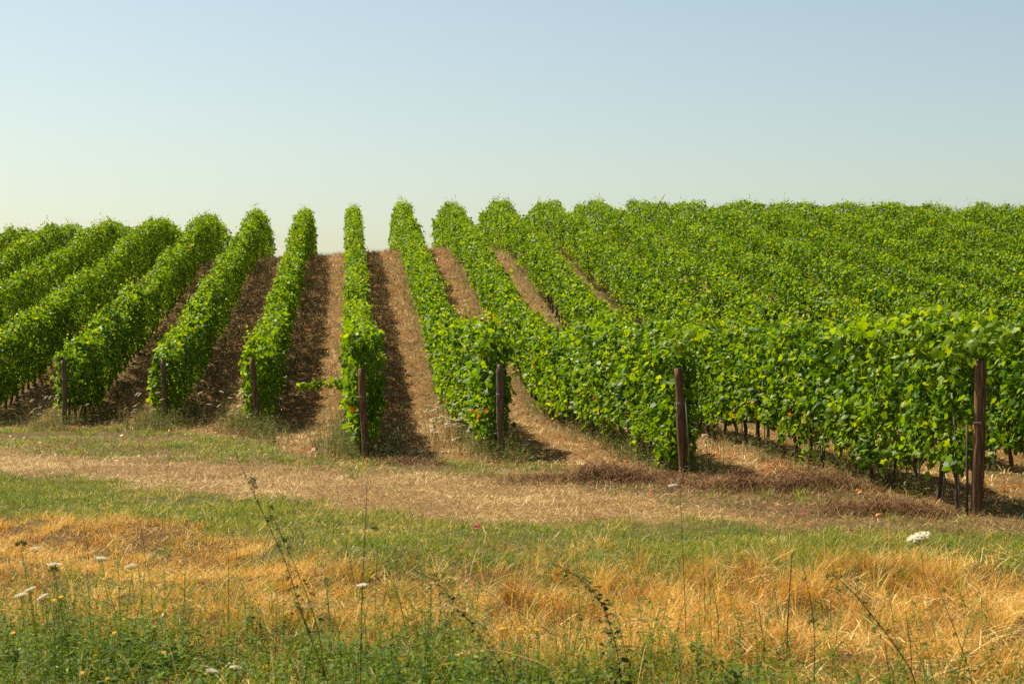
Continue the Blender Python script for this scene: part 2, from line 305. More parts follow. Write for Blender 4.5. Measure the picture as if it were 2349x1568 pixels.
def foliage(k, y0, y1):
    S = Soup(); sd_ = 100 + k
    low_end = .38 if k <= -2 else .25 if k <= -1 else .06
    def ht(y): return 2.2 + .20 * vnoise(y / .7, y * 0 + k, 11) + .10 * vnoise(y / 3.1, y * 0 + k, 12) + .08 * vnoise(y / .22, y * 0 + k, 15) - (.10 if k > 1 else 0) * np.clip((y - 42) / 10, 0, 1) * np.clip((86 - y) / 6, 0, 1) - low_end * np.exp(-np.maximum(y - y0, 0) / 4)
    base_h = .36 if k <= 1 else .46 if k == 2 else .48
    def hb(y): return base_h + (.10 * np.clip((y - 40) / 12, 0, 1) if k > 2 else 0) + .16 * vnoise(y / .8, y * 0 + k, 13) + .12 * vnoise(y / .25, y * 0 + k, 14) - (.16 if k < 2 else .55 if k < 9 else .1) * np.clip((y - 77) / 8, 0, 1)
    for (a, b, dens, tpl, size) in ((0, 36, 1350, LEAF_A, .096), (36, 58, 1150, LEAF_B, .098), (58, 92 if k > -4 else 116, 1050, LEAF_C, .098), (92 if k > -4 else 116, 200, 300, LEAF_C, .15)):
        lo, hi = max(a, y0), min(b, y1)
        if hi <= lo: continue
        n = int((hi - lo) * dens); y = rng.uniform(lo, hi, n)
        top, bot = ht(y), hb(y); h = bot + (top - bot) * rng.uniform(0, 1, n) ** .95
        kind = rng.uniform(0, 1, n); side = np.where(rng.uniform(0, 1, n) < .5, -1., 1.)
        wmax = .215 + .10 * vnoise(y / 1.0, h / 1.1 + side * 7, sd_) + .085 * vnoise(y / .38, h / .35 + side * 9, sd_ + 50)
        prof = np.sqrt(np.clip(1 - np.clip((h - 1.4) / (top - 1.36), 0, 1) ** 9, .4, 1)) * (.85 + .15 * np.clip((h - bot) / .5, 0, 1))
        # round the near end so it is not cut off like a slice
        endr = np.clip((y - y0) / .3, 0, 1); prof = prof * (.55 + .45 * endr)
        wv = wmax * prof
        u = np.where(kind < .66, 1 - .35 * rng.uniform(0, 1, n) ** 2, rng.uniform(-.8, .8, n))
        lat = side * wv * u
        istop = kind > .9
        h = np.where(istop, top - rng.uniform(0, .12, n), h); lat = np.where(istop, rng.uniform(-1, 1, n) * wv * 1.15, lat)
        # hollows between neighbouring vines
        hol = vnoise(y / .55, h / .4 + side * 11, sd_ + 20); keep = ~((hol > .30) & (rng.uniform(0, 1, n) < .8) & ~istop)
        y, h, lat, side, kind, istop = [v[keep] for v in (y, h, lat, side, kind, istop)]; n = len(y)
        lat = lat + .045 * rng.normal(size=n); h = h + .05 * rng.normal(size=n)
        x = row_x(k, y) + lat + .07 * vnoise(y / 2.6, y * 0, sd_ + 3)
        P = np.stack([x, y, ground_z(row_x(k, y), y) + h], 1)
        outw = np.stack([np.where(istop, lat * 2, side), np.where(y - y0 < .25, -1.0, 0.0), np.where(istop, 1., .45)], 1)
        nr = norm(outw) + 1.05 * unit_rand(n)
        dn = np.array([0, 0, -1.]) + .8 * unit_rand(n) + .5 * norm(outw)
        ax, ay, az = frames(nr, dn)
        s = size * rng.uniform(.5, 1.3, n)
        tone = .43 + .19 * rng.normal(size=n) + .16 * vnoise(y / .5, h / .5, sd_ + 30) + .12 * np.clip(h - 1.7, 0, .6)
        tone = np.clip(tone, 0, .82)
        rr = rng.uniform(0, 1, n); odd = rr < np.where(h < .95, .02, .0022)
        tone = np.where(odd, rng.choice([.86, .9, .94, .97, 1.0], n), tone)
        V, T = stamp(*tpl, P, ax, ay, az, s, rng.uniform(-.3, 2.2, n)); S.add(V, T, np.repeat(tone, len(tpl[0])))
    # shoots that stick out above the hedge and at its sides
    ns = int((y1 - y0) * 6.5); ys = rng.uniform(y0 + .05, y1, ns)
    for yy in ys:
        up = rng.uniform() < .55; L = rng.uniform(.14, .36) + .32 * rng.uniform() ** 4 if up else rng.uniform(.15, .45)
        sx = rng.choice([-1, 1]); b0 = np.array([row_x(k, yy) + rng.uniform(-.16, .16), yy, gz(row_x(k, yy), yy) + float(ht(np.array(yy))) - .1])
        if up: pts = bez([b0, b0 + np.array([rng.uniform(-.1, .1), rng.uniform(-.1, .1), L * .6]), b0 + np.array([rng.uniform(-.2, .2), rng.uniform(-.2, .2), L])], 7)
        else:
            b0 = b0 + np.array([sx * .15 - b0[0] + row_x(k, yy), 0, -rng.uniform(.1, 1.75)])
            pts = bez([b0, b0 + np.array([sx * L * .5, 0, .08]), b0 + np.array([sx * L * .8, rng.uniform(-.1, .1), -.12 * L])], 7)
        m = 7; tz = np.linspace(0, 1, m); sz = .115 * (1 - .55 * tz)
        nr = unit_rand(m) + np.array([0, -.2, .5]); dn = unit_rand(m) + np.array([0, 0, -.5]); ax, ay, az = frames(nr, dn)
        V, T = stamp(*(LEAF_B if yy < 58 else LEAF_C), pts + .015 * rng.normal(size=(m, 3)), ax, ay, az, sz); S.add(V, T, np.repeat(np.clip(.5 + .3 * tz + .08 * rng.normal(size=m), 0, .82), len(LEAF_B[0] if yy < 58 else LEAF_C[0])))
        if yy < 70:
            V, T = tube(pts, .004 - .0025 * tz, 3, False); S.add(V, T, .35)
    return S
def trunk_mesh(i):
    r = np.random.default_rng(40 + i); h = .95; t = np.linspace(0, 1, 9)
    px = np.cumsum(r.normal(0, .016, 9)); py = np.cumsum(r.normal(0, .02, 9)); px -= px[0]; py -= py[0]
    pts = np.stack([px, py, -.06 + t * h], 1); rad = .038 - .014 * t + r.normal(0, .003, 9); rad[0] += .012; rad[-1] += .008
    S = Soup(); S.add(*tube(pts, rad, 8))
    for s in (-1, 1):                                            # the two arms tied along the wire
        a = pts[-2]; S.add(*tube(bez([a, a + np.array([.02, s * .12, .08]), a + np.array([.0, s * .42, .09])], 6), np.linspace(.02, .011, 6), 6))
    V, T, to = S.get(); o = mesh_np('trunk', V, T, M['trunk'], smooth=True); me = o.data; bpy.data.objects.remove(o); return me
TRUNKS = [trunk_mesh(i) for i in range(7)]
V_, T_ = tube([(0, 0, -.1), (.004, .003, .6), (0, 0, 1.45)], .011, 6); o = mesh_np('stake', V_, T_, M['stake']); STAKE = o.data; bpy.data.objects.remove(o)
KS = list(range(-10, 17))
for k in KS:
    y0 = row_start(k); bx, by = row_x(k, y0), y0; base = (bx, by, gz(bx, by))
    root = empty('vine_row', base, ROW_LABEL[k], 'vine row', 'trellised vine rows climbing the hill')
    foliage(k, y0, ROW_END + (16 if k < -3 else 0)).build('foliage', M['vine'], root, base)
    ymax = min(ROW_END, y0 + (46 if -4 <= k <= 8 else 26)); y = y0 + .45; i = 0
    while y < ymax:
        x = row_x(k, y) + rng.uniform(-.04, .04)
        t = bpy.data.objects.new('trunk', TRUNKS[rng.integers(7)]); t.location = (x - base[0], y - base[1], gz(x, y) - base[2])
        t.rotation_euler = (rng.normal(0, .07), rng.normal(0, .07), rng.choice([0, math.pi]) + math.atan(-SL) * 1 + rng.normal(0, .1)); sc = rng.uniform(.88, 1.12); t.scale = (sc, sc, 1); link(t, root)
        if y < 46 and rng.uniform() < .8:
            s = bpy.data.objects.new('stake', STAKE); s.location = (x - base[0] + rng.uniform(-.06, .06), y - base[1] - .09, gz(x, y) - base[2]); s.rotation_euler = (rng.normal(0, .03), rng.normal(0, .03), 0); link(s, root)
        y += rng.uniform(.8, .98); i += 1
# ------------------------------------------------------------------ end posts
POSTS = {  # base px position gives x; height, lean of the top to the side, radius, material, label
 -3: (1.58, -.05, .062, 'post_grey', 'leftmost wooden end post, weathered and partly swallowed by grass at its foot'),
 -2: (1.60, 0.0, .062, 'post_grey', 'upright greyish wooden post, second from the left, white flower heads to its left'),
 -1: (1.62, -.15, .066, 'post', 'wooden post leaning to the left, third from the left'),
 0: (1.62, -.09, .066, 'post', 'reddish brown post at the end of the narrow straight vine row'),
 1: (1.64, -.04, .068, 'post_grey', 'grey-brown post with a bare round top before a dense block of vine leaves'),
 2: (1.66, -.10, .068, 'post', 'brown post with a pale rod beside it and leaves over its top'),
 3: (1.86, .05, .073, 'post', 'thick nearest wooden post at the right with a dangling wire')}
BASE_PX = {-3: 150, -2: 375, -1: 594, 0: 841, 1: 1151, 2: 1571, 3: 2241}
for k, (h, lean, rad, mt, lab) in POSTS.items():
    y = POST_Y[k]; x = (BASE_PX[k] - 1174.5) / 4000 * y; z = gz(x, y)
    root = empty('wooden_post', (x, y, z), lab, 'post', 'end posts of the vine rows')
    t = np.linspace(0, 1, 14); r_ = np.random.default_rng(900 + k)
    pts = np.stack([lean * t + .006 * np.sin(t * 7 + k), .02 * t, -.25 + t * (h + .25)], 1)
    V, T = tube(pts, rad * (1 + .04 * np.sin(t * 11 + k) - .06 * t), 20, True)
    V[:-2, :2] += r_.normal(0, .0012, (len(V) - 2, 2)); a = np.arctan2(V[:, 1], V[:, 0] - np.interp(V[:, 2], pts[:, 2], pts[:, 0]))
    crack = np.exp(-((a - (-1.2 + .4 * math.sin(k))) / .12) ** 2)                 # a long drying crack on the near side
    V[:, 1] += .008 * crack
    mesh_np('shaft', V, T, M[mt], root, smooth=False)
    # wire turned round the post and a tensioned line back into the row
    for hz in (1.12,):
        if hz > h - .08: continue
        cx = np.interp(hz, pts[:, 2], pts[:, 0]); aa = np.linspace(0, 2 * np.pi, 17)
        S = Soup()
        for dz in (0, .012): S.add(*tube(np.stack([cx + (rad + .003) * np.cos(aa), (rad + .003) * np.sin(aa) + .01, hz + dz + .004 * np.sin(aa)], 1), .0022, 4, False))
        S.add(*tube([(cx + rad + .002, .01, hz), (cx + rad - .02 + SL * 1.2, 1.2, hz + gz(x + SL * 1.2, y + 1.2) - z)], .002, 4, False))
        S.build('wire_loop', M['wire'], root)
    if k == 3:
        S = Soup(); S.add(*tube(bez([(.05 + rad, -.03, 1.3), (.08 + rad, -.05, 1.06), (.10 + rad, -.05, .85), (.12 + rad, -.04, .5)], 14), .0035, 5)); S.build('hanging_wire', M['wire'], root)
        S = Soup(); S.add(*tube([(.085 + rad, -.05, 1.02), (.09 + rad, -.05, 1.08)], .018, 8)); S.build('wire_tensioner', M['wire'], root)
        S = Soup(); S.add(*tube([(-rad - .035, .03, -.1), (-rad - .03, .05, 1.1)], .017, 8)); S.build('support_rod', M['trunk'], root)
    if k == 2:
        S = Soup(); S.add(*tube([(rad + .02, -.06, -.1), (.0, -.07, 1.2)], .011, 8)); S.build('support_rod', M['stake'], root)
# leaf sprays over post tops, as shoots of the rows (small things of their own)
def spray(name, base, L, dirv, n, size, label, cat):
    S = Soup(); d = np.array(dirv, float); pts = bez([(0, 0, 0), d * L * .5 + np.array([0, 0, .05]), d * L], 12)
    root = empty(name, base, label, cat); V, T = tube(pts, np.linspace(.006, .002, 12), 5); sm = mesh_np('stem', V, T, M['weed'], root, np.full(len(V), .5))
    i = rng.integers(1, 12, n); P = pts[i] + .05 * rng.normal(size=(n, 3)); ax, ay, az = frames(unit_rand(n) + np.array([-.4, -.5, .6]), unit_rand(n) * .6 + np.array([0, 0, -1.]))
    V, T = stamp(*LEAF_A, P, ax, ay, az, size * rng.uniform(.7, 1.2, n)); S.add(V, T, np.repeat(rng.uniform(.5, .8, n), len(LEAF_A[0]))); S.build('leaves', M['vine'], root); return root
yb = 36.; spray('vine_shoot', (row_x(0, yb) - .28, yb, gz(row_x(0, yb), yb) + 1.15), 1.05, (-.93, .0, -.06), 90, .12, 'bright green vine shoot reaching out left from the narrow straight row', 'vine shoot')
for k, n in ((2, 60), (3, 110)):
    y = POST_Y[k]; x = (BASE_PX[k] - 1174.5) / 4000 * y
    S = Soup(); P = np.array([x, y + .12, gz(x, y) + 2.08]) + rng.normal(size=(n, 3)) * np.array([.18, .10, .13]); ax, ay, az = frames(unit_rand(n) * .7 + np.array([-.3, -.7, .5]), unit_rand(n) * .5 + np.array([0, 0, -1.]))
    V, T = stamp(*LEAF_A, P, ax, ay, az, .105 * rng.uniform(.7, 1.2, n)); S.add(V, T, np.repeat(rng.uniform(.4, .8, n), len(LEAF_A[0])))
    row = [o for o in C.objects if o.get('label') == ROW_LABEL[k]][0]
    S.build('end_foliage', M['vine'], row, row.location)

# ------------------------------------------------------------------ grass, straw, weeds
def scatter(n, xr, yr, wt, seed=None):
    """n tries in a rectangle, kept with probability wt(X, Y)"""
    X = rng.uniform(*xr, n); Y = rng.uniform(*yr, n)
    inview = np.abs(X) < .2936 * Y + 2.5
    X, Y = X[inview], Y[inview]; k = rng.uniform(0, 1, len(X)) < wt(X, Y); X, Y = X[k], Y[k]
    return X, Y, np.stack([X, Y, ground_z(X, Y) - .01], 1)
def grass(S, P, h, wd, lean, curve=.6, tone=(.5, .2), az=None, seg=3):
    n = len(P); a = rng.uniform(0, 2 * np.pi, n) if az is None else az + rng.normal(0, .6, n)
    V, T, m = blades(P, h, wd, lean, a, curve, seg); S.add(V, T, np.repeat(np.clip(tone[0] + tone[1] * rng.normal(size=n), 0, 1), m))
def zw(i): return lambda X, Y: zone_weights(X, Y)[:, i]
# foreground: weight of green weeds (left and bottom) against golden grass
def fg_green(X, Y):
    reach = lerp_pts(X, [(-5, 13.4), (-2.5, 12.9), (-.8, 12.2), (.8, 11.9), (1.7, 10.9), (2.6, 9.9), (4, 9.0)])
    near = np.clip((reach - Y) / 1.8 + .35, 0, 1); gg = near * (.75 + .7 * vnoise(X / .6, Y / .7, 21)) + .30 * vnoise(X / .22, Y / .28, 22) * np.clip(near + .15, 0, 1)
    return np.clip(gg, 0, 1)
def tufts(S, X, Y, per, hr, wr, spread, lean, tone, vary=.1):
    """tufts of blades fanning out from one spot, each tuft with its own height and tone"""
    n = len(X); cnt = rng.integers(per[0], per[1], n); i = np.repeat(np.arange(n), cnt); N = len(i)
    a = rng.uniform(0, 6.283, N); r = spread * np.sqrt(rng.uniform(0, 1, N)) * rng.uniform(.5, 1.4, n)[i]
    x = X[i] + r * np.cos(a); y = Y[i] + r * np.sin(a); hh = rng.uniform(hr[0], hr[1], n)[i] * rng.uniform(.45, 1.1, N)
    P = np.stack([x, y, ground_z(x, y) - .01], 1); le = np.abs(rng.normal(lean, .22, N)) + r / spread * .3
    V, T, m = blades(P, hh, rng.uniform(wr[0], wr[1], N), le, a + rng.normal(0, .5, N), .75, 3)
    t = np.clip((rng.normal(tone[0], tone[1], n) + .22 * vnoise(X / .8, Y / .7, 45))[i] + vary * rng.normal(size=N), 0, 1); S.add(V, T, np.repeat(t, m))
Z = lambda i: (lambda X, Y: zone_weights(X, Y)[:, i])
# dry golden grass
S = Soup()
X, Y, P = scatter(200000, (-9, 9), (7.5, 21), lambda X, Y: zone_weights(X, Y)[:, 0] * (1 - .8 * fg_green(X, Y)) * np.clip(.62 + 1.1 * vnoise(X / .5, Y / .6, 53) + .5 * ((X < -1) & (Y > 13.8)), .06, 1))
n = len(P); grass(S, P, rng.uniform(.05, .17, n), rng.uniform(.002, .005, n), np.abs(rng.normal(.5, .4, n)), .7, (.45, .22)); S.tone[-1] = np.clip(S.tone[-1] + np.repeat(.3 * vnoise(X / .9, Y / .8, 44), 7), 0, 1)
X, Y, P = scatter(11000, (-9, 9), (7.5, 21), lambda X, Y: zone_weights(X, Y)[:, 0] * (1 - .8 * fg_green(X, Y)) * np.clip(.6 + 1.1 * vnoise(X / .55, Y / .7, 23) + .35 * ((X < -1) & (Y > 13.8)), .05, 1))
low = (X < -1.0) & (Y > 13.8)
tufts(S, X[~low], Y[~low], (18, 52), (.10, .40), (.002, .005), .08, .2, (.5, .2))
tufts(S, X[low], Y[low], (25, 60), (.08, .20), (.002, .005), .12, .25, (.62, .12))
X, Y, P = scatter(80000, (-9, 9), (7.5, 21), lambda X, Y: zone_weights(X, Y)[:, 0] * (1 - .6 * fg_green(X, Y)) * np.clip(.55 + 1.1 * vnoise(X / .7, Y / .6, 34), .1, 1))
n = len(P); P[:, 2] += rng.uniform(.0, .14, n); grass(S, P, rng.uniform(.06, .26, n), rng.uniform(.002, .006, n), rng.uniform(.9, 1.7, n), .15, (.74, .24))
X, Y, P = scatter(3800, (-13, 9), (14, 30), lambda X, Y: zone_weights(X, Y)[:, 1] * np.clip(.5 + .9 * vnoise(X / .8, Y / 1.2, 35), 0, 1)); tufts(S, X, Y, (8, 20), (.06, .16), (.004, .008), .12, .35, (.75, .15))
X, Y, P = scatter(16000, (-6, 7), (8, 16.5), lambda X, Y: zone_weights(X, Y)[:, 0] * (1 - .7 * fg_green(X, Y)) * np.clip(.12 + X / 3.5, .12, 1) * np.clip(.4 + vnoise(X / .5, Y / .5, 52), 0, 1)); n = len(P); P[:, 2] += rng.uniform(.02, .2, n)
grass(S, P, rng.uniform(.12, .38, n), rng.uniform(.005, .009, n), rng.uniform(1.0, 1.8, n), .25, (.95, .12))
X, Y, P = scatter(1500, (-7, 7), (8, 16), lambda X, Y: zone_weights(X, Y)[:, 0]); n = len(P)
grass(S, P, rng.uniform(.35, .75, n), rng.uniform(.003, .005, n), np.abs(rng.normal(.15, .2, n)), rng.uniform(.3, 1.6), (.7, .22), seg=6)
X, Y, P = scatter(2600, (0, 7), (8, 16), lambda X, Y: zone_weights(X, Y)[:, 0] * np.clip(.4 + vnoise(X / .6, Y / .6, 42), 0, 1)); tufts(S, X, Y, (20, 50), (.22, .5), (.002, .005), .07, .12, (.5, .2))
tag(S.build('dry_grass', M['dry_grass']), 'golden dry grass on the near bank', 'grass', kind='stuff')
# green strip
S = Soup()
X, Y, P = scatter(420000, (-13, 9), (14, 31), lambda X, Y: np.clip(zone_weights(X, Y)[:, 1] * np.clip(.8 + .6 * vnoise(X / .6, Y / .9, 25), .55, 1), 0, 1))
n = len(P); grass(S, P, rng.uniform(.05, .15, n) * (1 + .45 * vnoise(X / .8, Y / .8, 26)), rng.uniform(.003, .007, n), np.abs(rng.normal(.35, .35, n)), .7, (.50, .25)); S.tone[-1] = np.clip(S.tone[-1] + np.repeat(.25 * vnoise(X / 1.2, Y / 1.0, 43), 7), 0, 1)
X, Y, P = scatter(12000, (-13, 9), (14, 31), lambda X, Y: np.clip(zone_weights(X, Y)[:, 1] * (.45 + .9 * vnoise(X / .9, Y / 1.1, 36)), 0, 1)); tufts(S, X, Y, (12, 30), (.06, .17), (.004, .009), .10, .25, (.40, .2))
X, Y, P = scatter(230000, (-13, 9), (17, 44), lambda X, Y: np.clip(zone_weights(X, Y)[:, 3] * np.clip(1.25 - X / 2.5, .28, 1) * (.38 + .8 * vnoise(X / .9, Y / 1.5, 27)) + .05 * zone_weights(X, Y)[:, 2], 0, 1))
n = len(P); grass(S, P, rng.uniform(.04, .14, n), rng.uniform(.006, .012, n), np.abs(rng.normal(.5, .35, n)), .7, (.5, .3))
X, Y, P = scatter(16000, (-13, 9), (17, 44), lambda X, Y: np.clip(zone_weights(X, Y)[:, 3] * np.clip(1.25 - X / 2.5, .3, 1) * (.4 + 1.0 * vnoise(X / .8, Y / 1.3, 37)), 0, 1)); tufts(S, X, Y, (10, 24), (.08, .22), (.006, .011), .12, .3, (.42, .22))
X, Y, P = scatter(7000, (-9, 9), (7.5, 16.5), lambda X, Y: zone_weights(X, Y)[:, 0] * np.clip(fg_green(X, Y) + .10, 0, 1)); tufts(S, X, Y, (14, 40), (.12, .42), (.003, .006), .08, .2, (.6, .24))
tag(S.build('green_grass', M['green_grass']), 'short green grass in the strip before the straw track', 'grass', kind='stuff')
# straw on the track, the row ends and in the alleys
S = Soup()
X, Y, P = scatter(520000, (-14, 9), (15, 37), lambda X, Y: np.clip(zone_weights(X, Y)[:, 2] * (.8 + .7 * vnoise(X / .7, Y / .9, 28)) + (.30 + .35 * np.clip(X / 3, 0, 1)) * zone_weights(X, Y)[:, 3] + .15 * zone_weights(X, Y)[:, 1], 0, 1))
n = len(P); P[:, 2] += rng.uniform(.01, .05, n); pale = .26 * vnoise(X / 1.1, Y / .9, 38) - .22 * np.clip(X / 3, 0, 1) * zone_weights(X, Y)[:, 3]; grass(S, P, rng.uniform(.04, .17, n), rng.uniform(.003, .007, n), np.where(rng.uniform(0, 1, n) < .8, rng.uniform(1.25, 1.7, n), rng.uniform(.4, 1.3, n)), .12, (.5, .27), seg=2); S.tone[-1] = np.clip(S.tone[-1] + np.repeat(pale, 5), 0, 1)
X, Y, P = scatter(3200, (-14, 9), (15, 37), lambda X, Y: np.clip(zone_weights(X, Y)[:, 2] * (.4 + .9 * vnoise(X / .9, Y / 1.1, 39)), 0, 1)); tufts(S, X, Y, (10, 26), (.05, .14), (.003, .007), .13, .9, (.6, .25))
def alley_w(X, Y):
    q = (X - row_x(0, Y)) / 2.4; q = np.abs(q - np.round(q)); return zone_weights(X, Y)[:, 4] * np.clip((q - .08) / .15, .15, 1) * np.clip(.75 + .7 * vnoise(X / .6, Y / 1.2, 29), .1, 1)
X, Y, P = scatter(480000, (-20, 12), (19, 93), alley_w)
n = len(P); P[:, 2] += rng.uniform(.01, .06, n); sc = np.clip(Y / 42, .8, 1.9); grass(S, P, rng.uniform(.06, .22, n) * sc ** .5, rng.uniform(.004, .010, n) * sc, np.where(rng.uniform(0, 1, n) < .7, rng.uniform(1.2, 1.7, n), rng.uniform(.3, 1.2, n)), .2, (.46, .29), seg=2); S.tone[-1] = np.clip(S.tone[-1] + np.repeat(.3 * vnoise(X / .7, Y / 1.6, 51), 5), 0, 1)
X, Y, P = scatter(60000, (-20, 12), (19, 93), lambda X, Y: alley_w(X, Y) * np.clip(.35 + 1.1 * vnoise(X / .6, Y / 1.3, 40), 0, 1)); tufts(S, X, Y, (8, 18), (.10, .28), (.005, .012), .15, .75, (.66, .2), .2)
def foot_w(X, Y):
    q = (X - row_x(0, Y)) / 2.4; q = np.abs(q - np.round(q)); fr = front(X)
    return np.clip(np.exp(-(q / np.clip(.17 - X * .03, .15, .27)) ** 2) * np.clip((Y - fr + 1.2) / 1, 0, 1) * (.45 + .55 * np.exp(-((Y - fr - 1) / 6) ** 2)) * np.clip(1.3 - .2 * np.maximum(X - .5, 0), .55, 1) * (.6 + .6 * vnoise(X / .6, Y / 1.1, 31)), 0, 1)
X, Y, P = scatter(30000, (-19, 12), (17, 90), foot_w); tufts(S, X, Y, (8, 20), (.12, .42), (.005, .010), .1, .25, (.45, .2))
tag(S.build('straw', M['straw']), 'cut straw lying on the track and in the alleys between the vine rows', 'straw', kind='stuff')
# fallen leaves
S = Soup()
X, Y, P = scatter(26000, (-14, 10), (17, 90), lambda X, Y: np.clip((vnoise(X / .9, Y / 1.6, 30) - .1) * 2, 0, 1) * zone_weights(X, Y)[:, 4] + .1 * zone_weights(X, Y)[:, 3])
n = len(P); P[:, 2] += .04 + rng.uniform(0, .04, n); ax, ay, az = frames(np.array([0, 0, 1.]) + .5 * unit_rand(n), unit_rand(n)); V, T = stamp(*LEAF_C, P, ax, ay, az, rng.uniform(.05, .11, n)); S.add(V, T, np.repeat(rng.uniform(0, 1, n), 4))
tag(S.build('fallen_leaves', M['red_leaf']), 'reddish fallen vine leaves in the alleys', 'fallen leaves', kind='stuff')
# weeds: upright stems with small leaves, at the foot of the rows and along the bottom of the picture
def weeds(S, P, h, leaf, per, tone, lance):
    n = len(P); 
    a = rng.uniform(0, 2 * np.pi, n); le = np.abs(rng.normal(.15, .12, n)); V, T, m = blades(P, h, np.full(n, .006), le, a, .25, 3); S.add(V, T, np.repeat(np.clip(tone - .1 + .1 * rng.normal(size=n), 0, 1), m))
    top = V.reshape(n, m, 3)
    f = rng.uniform(.08, 1, (n, per)); seg = np.clip((f * 3).astype(int), 0, 2); u = f * 3 - seg
    pa = top[np.arange(n)[:, None], 2 * seg]; pb = top[np.arange(n)[:, None], np.minimum(2 * seg + 2, m - 1)]
    Q = (pa * (1 - u[..., None]) + pb * u[..., None]).reshape(-1, 3); N = len(Q)
    aa = rng.uniform(0, 2 * np.pi, N); hor = np.stack([np.cos(aa), np.sin(aa), rng.uniform(-.2, .9, N)], 1)
    ax, ay, az = frames(np.array([0, 0, 1.]) + .5 * unit_rand(N), hor)
    tp = LANCE if lance else OVAL
    V, T = stamp(*tp, Q, ax, ay, az, leaf * rng.uniform(.5, 1.3, N) * (1.25 - .7 * f.ravel())); S.add(V, T, np.repeat(np.clip(tone + .2 * rng.normal(size=N), 0, 1), len(tp[0])))
S = Soup()
X, Y, P = scatter(22000, (-7, 7), (7.8, 14.5), lambda X, Y: zone_weights(X, Y)[:, 0] * np.clip(fg_green(X, Y) * 1.2 - .2, 0, 1))
h_ = len(P); hc = np.clip(.9 + 1.0 * vnoise(X / .45, Y / .5, 41), .25, 1.7); weeds(S, P[:h_ // 2], rng.uniform(.12, .45, h_ // 2) * hc[:h_ // 2], .075, 16, .55, True); weeds(S, P[h_ // 2:], rng.uniform(.10, .34, h_ - h_ // 2) * hc[h_ // 2:], .045, 16, .42, False)
X, Y, P = scatter(3400, (-6, 4), (8.2, 13.6), lambda X, Y: np.clip((fg_green(X, Y) + .12) * (.5 + .9 * vnoise(X / .5, Y / .5, 46)), 0, 1)); n = len(P); weeds(S, P, rng.uniform(.35, .95, n), .06, 34, .42, True)
tag(S.build('bank_weeds', M['weed']), 'leafy green weeds along the near edge of the bank', 'weeds', kind='stuff')
S = Soup()
def foot_w(X, Y):
    q = (X - row_x(0, Y)) / 2.4; q = np.abs(q - np.round(q)); fr = front(X)
    return np.clip(np.exp(-(q / np.clip(.17 - X * .03, .15, .27)) ** 2) * np.clip((Y - fr + 1.2) / 1, 0, 1) * (.45 + .55 * np.exp(-((Y - fr - 1) / 6) ** 2)) * np.clip(1.3 - .2 * np.maximum(X - .5, 0), .55, 1) * (.6 + .6 * vnoise(X / .6, Y / 1.1, 31)), 0, 1)
X, Y, P = scatter(200000, (-19, 12), (17, 99), foot_w); n = len(P); weeds(S, P, rng.uniform(.12, .5, n) * np.clip(1.25 - (Y - front(X)) / 60, .7, 1.2), .085, 9, .58, True)
X, Y, P = scatter(80000, (-19, 12), (17, 60), lambda X, Y: np.clip(foot_w(X, Y) * 2.2 * np.exp(-np.maximum(Y - front(X) - .5, 0) / 4), 0, 1)); n = len(P); weeds(S, P, rng.uniform(.3, .75, n), .07, 12, .62, True)
tag(S.build('row_foot_weeds', M['grey_weed']), 'olive weeds growing at the foot of the vine rows', 'weeds', kind='stuff')

# ------------------------------------------------------------------ heaps of prunings
def heap(x, y, w_, d_, h, n, label):
    z = gz(x, y); root_loc = (x, y, z); S = Soup()
    # clipped twigs, tangled: short curved rods lying through a low uneven mound that frays out at its edge
    u = rng.normal(size=(n, 2)) * np.array([.5, .42]) * rng.uniform(.5, 1.25, (n, 1)); r2 = (u ** 2).sum(1); P = np.stack([x + u[:, 0] * w_, y + u[:, 1] * d_, 0 * r2], 1)
    lump = np.clip(.62 + .75 * vnoise(P[:, 0] / .38, P[:, 1] / .38, 33), .05, 1.3)
    P[:, 2] = ground_z(P[:, 0], P[:, 1]) + h * np.exp(-r2 * 2.0) * lump * rng.uniform(.05, 1, n)
    V, T, m = blades(P, rng.uniform(.08, .30, n), rng.uniform(.004, .010, n), rng.uniform(.7, 1.8, n), rng.uniform(0, 6.28, n), .8, 3); S.add(V, T, np.repeat(rng.beta(1.8, 2.4, n), m))
    o = S.build('brush_heap', M['brush'], None, root_loc); o.location = root_loc; tag(o, label, 'brush heap', 'heaps of vine prunings before the rows'); return o
heap(1.35, 25.4, 1.9, 1.1, .26, 9000, 'low reddish brown brush heap to the left of the post with leaves on top')
heap(3.75, 24.2, 1.8, 1.2, .42, 11000, 'tallest brown brush heap, midway between the two rightmost posts')
heap(4.45, 20.9, 1.0, .7, .32, 4600, 'small dark brush heap close to the left of the thick nearest post')
heap(-1.7, 28.9, .8, .5, .12, 1500, 'small brown brush heap by the foot of the reddish brown post')

# ------------------------------------------------------------------ wild carrots, tall weeds, stalks
def at_px(px, py, y): return np.array([(px - 1174.5) / 4000 * y, y, CAM_H + (784 - py) / 4000 * y])
def umbel_soup(dia, tilt, n=170):
    S = Soup(); r = np.sqrt(rng.uniform(0, 1, n)) * dia / 2; a = rng.uniform(0, 6.283, n)
    P = np.stack([r * np.cos(a), r * np.sin(a), .12 * dia * (1 - (2 * r / dia) ** 2) + .06 * dia * rng.normal(size=n) * .5], 1)
    ax, ay, az = frames(np.array([0, 0, 1.]) + .5 * unit_rand(n), unit_rand(n)); V, T = stamp(*LEAF_B, P, ax, ay, az, dia * .11 * rng.uniform(.6, 1.3, n)); S.add(V, T, np.repeat(rng.uniform(0, 1, n), 6))
    V, T, to = S.get(); c, s = math.cos(tilt), math.sin(tilt); Rm = np.array([[c, 0, s], [0, 1, 0], [-s, 0, c]]); return V @ Rm.T, T, to
